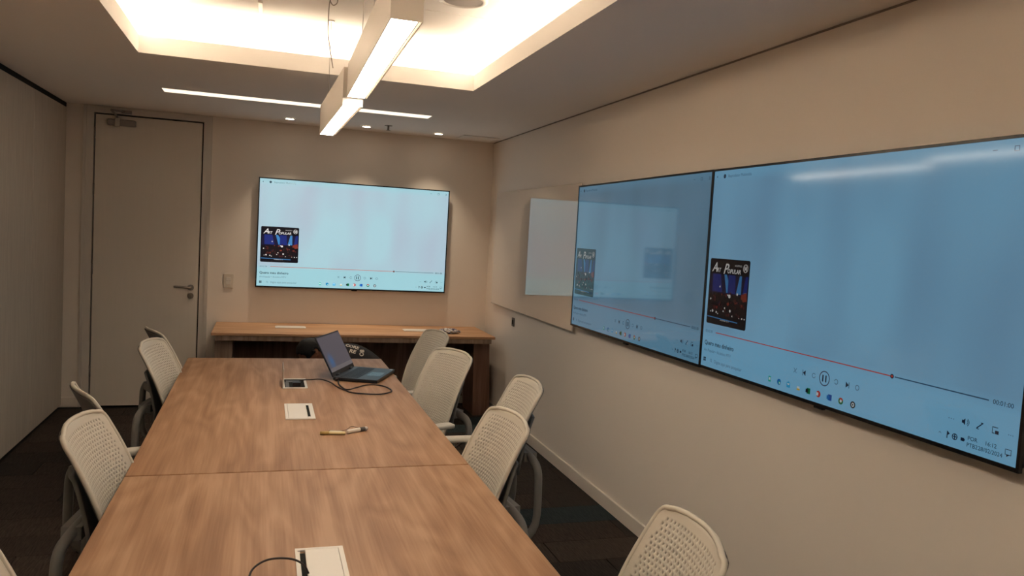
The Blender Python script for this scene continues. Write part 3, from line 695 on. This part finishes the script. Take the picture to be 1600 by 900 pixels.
# ------------------------------------------------------------------ counter
def counter():
    x0, x1, yf, zt = -.375, 1.925, 6.40, .725
    cx = (x0+x1)/2
    e = empty('wooden_counter', (cx, 6.74, 0), 0, 'long oak counter table standing along the far wall under the display', 'counter')
    hx = (x1-x0)/2; f, bk = yf-6.74, Y1-.018-6.74
    obj('countertop', bbox(-hx, hx, f, bk+.016, zt-.022, zt, .002, 1), M_OAK_X, e)
    bm = bmesh.new(); addbox(bm, -hx+.03, hx-.03, f+.015, f+.04, zt-.062, zt-.0225); addbox(bm, -hx+.03, hx-.03, bk-.10, bk-.08, zt-.08, zt-.0225)
    obj('rail', bm, M_LIGHTOAK_Z, e)
    zc = zt-.0225
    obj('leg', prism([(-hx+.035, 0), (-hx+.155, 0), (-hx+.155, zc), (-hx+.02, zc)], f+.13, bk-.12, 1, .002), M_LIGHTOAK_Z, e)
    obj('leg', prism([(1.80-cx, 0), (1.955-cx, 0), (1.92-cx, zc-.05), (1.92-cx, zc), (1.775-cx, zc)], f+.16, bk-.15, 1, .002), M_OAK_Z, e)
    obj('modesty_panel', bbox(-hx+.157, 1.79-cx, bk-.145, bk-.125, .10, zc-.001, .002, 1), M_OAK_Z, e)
counter()
for x_, l_ in ((.23, 'white flush cable cover on the counter left of the laptop screen'), (1.305, 'white flush cable cover on the counter beside the crumpled wrapper')):
    y_ = 6.80 if x_ < 1 else 6.74
    e = empty('cable_cover', (x_, y_, .725), 0, l_, 'cable cover')
    obj('rim', bbox(-.125, .125, -.06, .06, .0003, .006, .002, 1), M_WHITE, e)
    obj('lid', bbox(-.112, .112, -.048, .048, .006, .0085, .001, 1), M_WHITE, e)
# crumpled wrapper
bm = bmesh.new(); bmesh.ops.create_icosphere(bm, subdivisions=4, radius=1)
for v in bm.verts:
    n_ = noise.noise(v.co*2.6)*.35+noise.noise(v.co*6+Vector((5, 1, 2)))*.22
    k_ = 1+n_; v.co = Vector((v.co.x*.085*k_, v.co.y*.055*k_, max(v.co.z*.020*(1+1.6*n_)+.019, .0005)))
M_BAG = noisy('foil_wrapper', (.10, .10, .20), (.62, .56, .50), (45, 45, 45), .3, .6, bump=.2, contrast=(.44, .52))
o = obj('crumpled_wrapper', bm, M_BAG); o.location = (1.565, 6.60, .7255)
tag(o, 'crumpled blue and white plastic wrapper lying on the counter near its right end', 'wrapper')

# ------------------------------------------------------------------ chairs
BL = .535     # length of the back along its profile
def back_point(u, v, off=0.):
    """u -1..1 across, v 0..1 from bottom to top; returns local point (front = +Y)"""
    t_ = (1-v)*BL; r = .034
    hw = .178+.027*math.sin(min(v/.6, 1)*PI/2)-.008*max(0, (v-.6)/.4)**1.5
    if t_ < r: hw -= r-math.sqrt(max(r*r-(r-t_)**2, 0))
    tb = v*BL
    if tb < .03: hw -= (.03-math.sqrt(max(.0009-(.03-tb)**2, 0)))*.8
    hw *= .94
    z = .453+v*.480+.012*v**4*(1-u**4)
    y = -.165-.155*v+.030*math.sin(v*PI*.9)-.012*v**3+.050*u*u*(1-.45*v)
    return Vector((u*hw, y-off, z))
def make_back():
    bm = bmesh.new(); NU, NV = 23, 38; cache = {}
    def gv(k, j):
        if (k, j) not in cache: cache[(k, j)] = bm.verts.new(back_point(2*k/(2*NU)-1, j/NV))
        return cache[(k, j)]
    for j in range(NV):
        off = j % 2
        if off:
            for k in (0, 2*NU-1): bm.faces.new((gv(k, j), gv(k+1, j), gv(k+1, j+1), gv(k, j+1)))
        for i in range(NU-off):
            k = 2*i+off; u = (k+1)/NU-1; v = (j+.5)/NV
            ring_ = [gv(k, j), gv(k+1, j), gv(k+2, j), gv(k+2, j+1), gv(k+1, j+1), gv(k, j+1)]
            edge = abs(u) > .86 or j >= NV-2 or j < 1 or (v > .86 and abs(u) > .80)
            if edge: bm.faces.new(ring_); continue
            s_ = .27+.05*(1-abs(u))
            hole = [bm.verts.new(back_point(u+dx*s_*2/NU, v+dy*s_/NV)) for dx, dy in ((-.55, -.62), (0, -.95), (.55, -.62), (.55, .62), (0, .95), (-.55, .62))]
            for a_ in range(6): bm.faces.new((ring_[a_], ring_[(a_+1) % 6], hole[(a_+1) % 6], hole[a_]))
    bmesh.ops.recalc_face_normals(bm, faces=bm.faces)
    for f in bm.faces: f.smooth = True
    return bm
def make_chair(label):
    e = empty('office_chair', (0, 0, 0), 0, label, 'chair', 'office chairs around the conference tables')
    b = obj('backrest', make_back(), M_CHAIR, e)
    md = b.modifiers.new('thick', 'SOLIDIFY'); md.thickness = .006; md.offset = 0
    rim = []
    n = 22
    for k in range(n+1): rim.append(back_point(-1, k/n if k/n < .9 else k/n))
    rim = [back_point(-1, v) for v in [i/16 for i in range(15)]+[.91, .94, .965, .985, .996, 1.]]
    top = [back_point(u, 1.) for u in [-.8, -.5, -.2, 0, .2, .5, .8]]
    right = [back_point(1, v) for v in [1., .996, .985, .965, .94, .91]+[i/16 for i in range(14, -1, -1)]]
    bot = [back_point(u, 0.) for u in [.7, .35, 0, -.35, -.7]]
    bm = bmesh.new(); pts_ = rim+top+right+bot; cl_ = []
    for p in pts_:
        if not cl_ or (p-cl_[-1]).length > .004: cl_.append(p)
    tube(bm, cl_, .0075, 8, closed=True); obj('back_rim', bm, M_CHAIR, e)
    # grey rear shell and the carrier panel behind it
    bm = bmesh.new()
    def sheet(us, vs, off0, off1, tk, tp=.25):
        F = [[bm.verts.new(back_point(u*(1-tp*(1-v)), v, off0+(off1-off0)*(1-v))) for u in us] for v in vs]
        G = [[bm.verts.new(back_point(u*(1-tp*(1-v)), v, off0+(off1-off0)*(1-v)+tk)) for u in us] for v in vs]
        nu, nv = len(us), len(vs)
        for j in range(nv-1):
            for i in range(nu-1):
                bm.faces.new((F[j][i], F[j][i+1], F[j+1][i+1], F[j+1][i])); bm.faces.new((G[j][i], G[j+1][i], G[j+1][i+1], G[j][i+1]))
        for j in range(nv-1):
            bm.faces.new((F[j][0], F[j+1][0], G[j+1][0], G[j][0])); bm.faces.new((F[j][-1], G[j][-1], G[j+1][-1], F[j+1][-1]))
        for i in range(nu-1):
            bm.faces.new((F[0][i], G[0][i], G[0][i+1], F[0][i+1])); bm.faces.new((F[-1][i], F[-1][i+1], G[-1][i+1], G[-1][i]))
    sheet([-.97+1.94*i/16 for i in range(17)], [.02, .1, .2, .3, .4, .5, .6, .7, .8, .88, .94, .97, .985], .0075, .0075, .004, 0.)
    bmesh.ops.recalc_face_normals(bm, faces=bm.faces)
    obj('rear_shell', bm, mat('rear_shell_plastic', (.15, .13, .115), .55, .35), e, True)
    bm = bmesh.new()
    sheet([-.80+.1*i for i in range(17)], [.16, .3, .45, .6, .72], .016, .070, .012)
    bmesh.ops.recalc_face_normals(bm, faces=bm.faces)
    obj('back_carrier', bm, M_CHFR, e, True)
    # inverted U frame
    bm = bmesh.new()
    u_ = catmull([(-.165, -.24, .24), (-.172, -.300, .32), (-.174, -.303, .50), (-.160, -.298, .575), (-.10, -.292, .60), (0, -.290, .605), (.10, -.292, .60), (.160, -.298, .575), (.174, -.303, .50), (.172, -.300, .32), (.165, -.24, .24)], 4)
    tube(bm, u_, .024, 8, flat=.75); 
    addbox(bm, -.085, .085, -.322, -.262, .580, .622)
    obj('back_frame', bm, M_CHFR, e)
    bm = bmesh.new()
    for s_ in (-1, 1): tube(bm, [(s_*.165, -.245, .26), (s_*.15, -.15, .33), (s_*.10, -.02, .37)], .018, 8)
    obj('tilt_arm', bm, M_CHFR, e)['kind'] = 'stuff'
    # seat
    bm = bmesh.new(); bmesh.ops.create_grid(bm, x_segments=12, y_segments=12, size=1)
    fs = bmesh.ops.extrude_face_region(bm, geom=bm.faces[:]); vs = [g for g in fs['geom'] if isinstance(g, bmesh.types.BMVert)]
    for v in vs: v.co.z = 1
    for v in bm.verts:
        x_, y_, z__ = v.co; r_ = max(abs(x_), abs(y_)); k_ = 1/(max(1, (abs(x_)**4+abs(y_)**4)**.25)) if r_ > 0 else 1
        x_ *= k_; y_ *= k_; edge_ = (abs(x_)**4+abs(y_)**4)
        v.co = (x_*.235, y_*.225+.035, .455-.03*max(0, y_)**3+(-.014*edge_ if z__ > .5 else -.045+.012*edge_)+.012*x_*x_)
    bmesh.ops.recalc_face_normals(bm, faces=bm.faces); obj('seat', bm, M_SEAT, e, True)
    bm = bmesh.new(); addbox(bm, -.11, .11, -.12, .12, .345, .408); bevel_all(bm, .015, 2); cyl(bm, (0, 0, .12), .028, .23, 20); obj('column', bm, M_CHFR, e)
    for s_ in (-1, 1):
        bm = bmesh.new(); tube(bm, catmull([(s_*.10, .0, .375), (s_*.20, .0, .372), (s_*.262, -.005, .40), (s_*.272, -.01, .50), (s_*.27, -.01, .588)], 5), .017, 10, flat=.7)
        sup = obj('arm_support', bm, M_CHFR, e)
        bm = bmesh.new(); addbox(bm, s_*.262-.040, s_*.262+.040, -.125, .125, .588, .612)
        bevel_all(bm, .011, 3)
        for v in bm.verts:
            q_ = abs((v.co.y)/.125); 
            if q_ > .6: v.co.x = s_*.262+(v.co.x-s_*.262)*(1-.35*((q_-.6)/.4)**2)
        obj('arm_pad', bm, M_CHPAD, e, True)
    for k in range(5):
        a_ = 2*PI*k/5+.3; c_, s_ = math.cos(a_), math.sin(a_)
        bm = bmesh.new(); tube(bm, [(c_*.03, s_*.03, .125), (c_*.18, s_*.18, .105), (c_*.31, s_*.31, .082)], [.026, .021, .015], 8, flat=.7); obj('base_leg', bm, M_CHFR, e)
        bm = bmesh.new(); t_ = Vector((-s_, c_, 0)); p = Vector((c_*.30, s_*.30, .03))
        for q_ in (-1, 1): tube(bm, [p+t_*q_*.006, p+t_*q_*.024], .0295, 16)
        tube(bm, [p+Vector((0, 0, .0)), p+Vector((0, 0, .055))], .008, 8)
        obj('caster', bm, M_CAST, e)
    return e
chairs = [  # back mid x, y at shoulder height, facing angle, label
    (1.10, 5.03, 103, 'office chair farthest along the right side, its back nearest the counter'),
    (1.02, 4.217, 112, 'office chair on the right beside the laptop, second from the counter'),
    (1.183, 3.382, 91, 'office chair pushed back from the table close to the right wall'),
    (.879, 2.717, 96, 'office chair on the right beside the table seam'),
    (.985, 1.585, 83, 'nearest office chair on the right, cut off by the bottom of the photo'),
    (-.59, 4.92, -68, 'office chair farthest along the left side, turned with its dark rear showing'),
    (-.545, 4.45, -101, 'office chair on the left whose pale back stands before the door'),
    (-.626, 3.245, -68, 'office chair on the left by the seam, turned away behind the big pale one'),
    (-.528, 2.743, -97, 'large pale office chair on the left just before the table seam'),
    (-.585, 1.72, -95, 'office chair at the lower left corner, only its edge in view')]
proto = None
SHF = .285
for x_, y_, a_, l_ in chairs:
    c_ = make_chair(l_) if proto is None else copy_tree(proto)
    if proto is None: proto = c_
    a = math.radians(a_); fx, fy = -math.sin(a), math.cos(a)
    c_.location = (x_+SHF*fx, y_+SHF*fy, 0); c_.rotation_euler = (0, 0, a); c_['label'] = l_

# ------------------------------------------------------------------ the person crouching before the counter
def skin_mesh(verts, edges, radii, root=0, sub=2):
    me = bpy.data.meshes.new('s'); me.from_pydata(verts, edges, []); o = bpy.data.objects.new('s', me); COL.objects.link(o)
    md = o.modifiers.new('skin', 'SKIN'); md.use_smooth_shade = True
    for i, r in enumerate(radii):
        d_ = me.skin_vertices[0].data[i]; d_.radius = (r, r) if not isinstance(r, tuple) else r; d_.use_root = (i == root)
    sb = o.modifiers.new('sub', 'SUBSURF'); sb.levels = sub; sb.render_levels = sub
    bpy.context.view_layer.update()
    out = bpy.data.meshes.new_from_object(o.evaluated_get(bpy.context.evaluated_depsgraph_get()))
    bpy.data.objects.remove(o); return out
def head_mesh(sub=5):
    """head about .23 tall centred on 0, looking +Y, crown +Z"""
    bm = bmesh.new(); bmesh.ops.create_icosphere(bm, subdivisions=sub, radius=1)
    for v in bm.verts:
        x, y, z = v.co
        px, py, pz = x*.076, y*.096, z*.115
        if z < 0: px *= 1-.22*z*z; py = py*(1-.05*z*z)
        if y > .2 and z < -.1: py += .010*(-z)
        if y < -.2 and z < -.2: py *= 1-.35*min(1, (-z-.2)*1.2)
        def bump(cx, cz, sx, sz, am):
            nonlocal py
            if y > 0: py += am*math.exp(-((px-cx)/sx)**2-((pz-cz)/sz)**2)
        bump(0, -.020, .010, .022, .020); bump(0, -.030, .016, .009, .012)       # nose
        bump(-.030, .004, .013, .010, -.012); bump(.030, .004, .013, .010, -.012)  # eye sockets
        bump(0, .022, .045, .008, .005)                                              # brow
        bump(0, -.058, .022, .004, .006); bump(0, -.068, .020, .005, .006); bump(0, -.0628, .022, .0022, -.005)
        bump(0, -.095, .020, .014, .008)                                             # chin
        v.co = (px, py, pz)
    for s in (-1, 1):                                                                # ears
        m_ = Matrix.Translation((s*.079, -.008, -.008)) @ Matrix.Rotation(s*.35, 4, 'Z') @ Matrix.Diagonal((.007, .019, .032, 1))
        r = bmesh.ops.create_icosphere(bm, subdivisions=3, radius=1, matrix=m_)
        for v in r['verts']:
            l_ = m_.inverted() @ v.co
            if l_.x*s > 0 and (l_.y**2+l_.z**2) < .4: v.co.x -= s*.006
    me = bpy.data.meshes.new('h'); bm.to_mesh(me); bm.free(); return me
def person():
    e = empty('person', (.85, 6.10, 0), 0, 'crouching dark-haired person in a printed black T-shirt behind the laptop, head low by the counter', 'person')
    Y = 6.08
    V_ = [(.97, Y, .27), (.90, Y, .37), (.79, Y, .480), (.66, Y, .558), (.57, Y, .575), (.485, Y, .582), (.425, Y, .605)]   # pelvis..neck
    Rr = [.115, .105, .10, .105, .085, .056, .054]
    E_ = [(i, i+1) for i in range(6)]
    def chain(start, pts, rs):
        prev = start
        for p, r in zip(pts, rs): V_.append(p); Rr.append(r); E_.append((prev, len(V_)-1)); prev = len(V_)-1
        return prev
    hands = []
    for s in (-1, 1):
        wr = chain(4, [(.555, Y+s*.15, .53), (.52, Y+s*.20, .46), (.46, Y+s*.215, .31), (.425, Y+s*.20, .18), (.39, Y+s*.19, .065)], [.062, .055, .043, .038, .028])
        hands.append((wr, s))
        chain(0, [(.94, Y+s*.10, .235), (.82, Y+s*.15, .19), (.66, Y+s*.17, .085), (.80, Y+s*.16, .065), (.98, Y+s*.14, .055), (1.08, Y+s*.13, .050), (1.16, Y+s*.13, .030)], [.105, .085, .066, .056, .046, .036, .030])
    body = skin_mesh(V_, E_, Rr, 0, 2)
    parts = [body]
    for wr, s in hands:      # palm and five fingers resting on the floor, rooted in the wrist
        w_ = Vector(V_[wr]); pc = w_+Vector((-.055, 0, -.035))
        parts.append(skin_mesh([w_, w_+Vector((-.03, 0, -.02)), pc], [(0, 1), (1, 2)], [(.026, .026), (.018, .034), (.014, .040)], 0, 2))
        for k in range(4):
            y_ = pc.y+(k-1.5)*.020; ln = (.060, .072, .068, .052)[k if s < 0 else k]
            parts.append(skin_mesh([(pc.x+.01, y_, pc.z), (pc.x-ln*.45, y_+(k-1.5)*.004, pc.z+.008), (pc.x-ln*.8, y_+(k-1.5)*.006, pc.z-.004), (pc.x-ln*1.05, y_+(k-1.5)*.007, .0095)], [(0, 1), (1, 2), (2, 3)], [.009, .0088, .008, .007], 0, 1))
        parts.append(skin_mesh([(w_.x-.02, w_.y-s*.018, w_.z-.02), (w_.x-.05, w_.y-s*.045, w_.z-.03), (w_.x-.085, w_.y-s*.058, .012)], [(0, 1), (1, 2)], [.012, .010, .0085], 0, 1))
    hm = head_mesh()
    face = Vector((-.62, -.12, -.78)).normalized(); crown = Vector((-.78, .0, .62)); crown = (crown-face*crown.dot(face)).normalized(); side = face.cross(crown)
    HM = Matrix((side, face, crown)).transposed().to_4x4(); HM.translation = (.372, Y-.02, .628)
    hm.transform(HM); parts.append(hm)
    bm = bmesh.new()
    for p in parts: bm.from_mesh(p)
    SK = mat('skin_brown', (.20, .085, .05), .5, .4)
    o = obj('body', bm, SK, None, True)
    rm = o.modifiers.new('remesh', 'REMESH'); rm.mode = 'VOXEL'; rm.voxel_size = .006; rm.use_smooth_shade = True
    bpy.context.view_layer.update()
    me = bpy.data.meshes.new_from_object(o.evaluated_get(bpy.context.evaluated_depsgraph_get())); bpy.data.objects.remove(o)
    o = bpy.data.objects.new('body', me); COL.objects.link(o)
    inv = Matrix.Translation((-.85, -6.10, 0))
    me.transform(inv); o.parent = e
    def wear(name, me_, m_):
        me_.transform(inv); me_.materials.clear(); me_.materials.append(m_)
        q_ = bpy.data.objects.new(name, me_); COL.objects.link(q_); q_.parent = e; return q_
    # T-shirt with short sleeves: lofted trunk and sleeve tubes fused into one cloth surface
    bm = bmesh.new()
    path = catmull([(.99, Y, .285), (.95, Y, .335), (.87, Y, .425), (.775, Y, .515), (.68, Y, .572), (.59, Y, .592), (.53, Y, .590), (.485, Y, .588)], 5)
    rad = catmull([(.165, .12, 0), (.172, .125, 0), (.172, .128, 0), (.178, .128, 0), (.188, .124, 0), (.178, .108, 0), (.125, .085, 0), (.075, .070, 0)], 5)
    rings = []
    for i_, p in enumerate(path):
        t_ = (path[min(i_+1, len(path)-1)]-path[max(i_-1, 0)]).normalized(); b_ = Vector((0, 1, 0)); n_ = b_.cross(t_)
        rings.append([bm.verts.new(p+b_*rad[i_].x*math.cos(2*PI*k/28)+n_*rad[i_].y*math.sin(2*PI*k/28)) for k in range(28)])
    for A_, B_ in zip(rings[:-1], rings[1:]):
        for k in range(28): bm.faces.new((A_[k], A_[(k+1) % 28], B_[(k+1) % 28], B_[k]))
    bm.faces.new(rings[0][::-1]); bm.faces.new(rings[-1])
    for s_ in (-1, 1):
        tube(bm, catmull([(.60, Y+s_*.08, .575), (.565, Y+s_*.15, .545), (.53, Y+s_*.20, .48), (.49, Y+s_*.215, .385)], 4), [.085]*5+[.078]*4+[.074]*4, 16)
    bmesh.ops.recalc_face_normals(bm, faces=bm.faces)
    o2 = obj('cloth', bm, None, None)
    rm = o2.modifiers.new('r', 'REMESH'); rm.mode = 'VOXEL'; rm.voxel_size = .010
    ms = o2.modifiers.new('s', 'SMOOTH'); ms.iterations = 8; ms.factor = .6
    bpy.context.view_layer.update()
    sm = bpy.data.meshes.new_from_object(o2.evaluated_get(bpy.context.evaluated_depsgraph_get())); bpy.data.objects.remove(o2)
    bm = bmesh.new(); bm.from_mesh(sm); bm.normal_update()
    for v in bm.verts: v.co += v.normal*(.007*noise.noise(Vector((v.co.x*7, v.co.y*16, v.co.z*9))))
    bm.to_mesh(sm); bvh = BVHTree.FromBMesh(bm)
    M_SH = mat('black_tshirt_cotton', (.028, .026, .028), .9, .15, bump=(250, .3))
    shirt = wear('tshirt', sm, M_SH)
    for p in sm.polygons: p.use_smooth = True
    # cream print wrapped onto the cloth
    M_PR = mat('tshirt_print_cream', (.58, .52, .45), .8, .2)
    def wrapped(text_, size, origin, ux, uy, ray):
        tm = text_mesh(text_, size, M_PR, 0, size*.03)
        b2 = bmesh.new(); b2.from_mesh(tm); bmesh.ops.subdivide_edges(b2, edges=b2.edges[:], cuts=1)
        bmesh.ops.triangulate(b2, faces=b2.faces[:])
        for v in b2.verts:
            p = origin+ux*v.co.x+uy*v.co.z
            hit = bvh.ray_cast(p-ray*.5, ray)
            if hit[0] is not None: v.co = hit[0]+hit[1]*.0035
            else: v.co = p
        b2.to_mesh(tm); b2.free()
        q_ = wear('shirt_print', tm, M_PR); q_.parent = shirt; q_.matrix_local = Matrix()
    ray = Vector((.10, .93, -.34)).normalized()
    wrapped('CORE', .040, Vector((.612, 6.02, .685)), Vector((.95, 0, -.30)), Vector((.28, 0, .92)), ray)
    wrapped('RE', .046, Vector((.640, 6.0, .632)), Vector((.96, 0, -.25)), Vector((.25, 0, .95)), ray)
    wrapped('OB', .046, Vector((.748, 6.0, .598)), Vector((.10, 0, .98)), Vector((-.96, 0, .12)), ray)
    bm.free()
    # trousers
    tv = [(.98, Y, .255), (.93, Y, .33)]; tr = [(.14, .16), (.12, .15)]; te = [(0, 1)]
    for s in (-1, 1):
        b0 = len(tv); tv += [(.94, Y+s*.10, .235), (.82, Y+s*.15, .19), (.66, Y+s*.17, .09), (.80, Y+s*.16, .073), (.98, Y+s*.14, .066)]; tr += [.118, .098, .078, .066, .058]
        te += [(0, b0)]+[(b0+i, b0+i+1) for i in range(4)]
    wear('trousers', skin_mesh(tv, te, tr, 0, 2), mat('dark_denim', (.02, .022, .035), .9, .1, bump=(200, .3)))
    for s in (-1, 1):
        wear('shoe', skin_mesh([(1.08, Y+s*.13, .058), (1.15, Y+s*.13, .050), (1.22, Y+s*.13, .042)], [(0, 1), (1, 2)], [(.046, .040), (.042, .042), (.034, .040)], 0, 2), mat('black_shoe', (.015, .015, .015), .5, .4))
    # hair cap: everything behind the hair line of a slightly larger head
    hb = head_mesh(4); bm = bmesh.new(); bm.from_mesh(hb)
    dl = [v for v in bm.verts if (v.co.y > .052+.25*(v.co.z-.02) and v.co.z < .072) or (v.co.z < .0 and v.co.y > -.030) or v.co.z < -.062 or abs(v.co.x) > .0795]
    bmesh.ops.delete(bm, geom=dl, context='VERTS')
    for v in bm.verts:
        n_ = v.co.normalized(); v.co += n_*(.012+.004*noise.noise(v.co*60)); 
    me2 = bpy.data.meshes.new('hair'); bm.to_mesh(me2); bm.free(); me2.transform(HM)
    for p in me2.polygons: p.use_smooth = True
    hr = wear('hair', me2, noisy('black_hair', (.005, .004, .004), (.014, .012, .012), (30, 220, 220), .6, .25, bump=.5))
    sd = hr.modifiers.new('t', 'SOLIDIFY'); sd.thickness = .008
    for s in (-1, 1):
        bm = bmesh.new(); bmesh.ops.create_icosphere(bm, subdivisions=2, radius=.0115, matrix=HM @ Matrix.Translation((s*.030, .082, .004)))
        m3 = bpy.data.meshes.new('eye'); bm.to_mesh(m3); bm.free(); wear('eye', m3, mat('eye_white', (.5, .46, .42), .2, .5))
person()
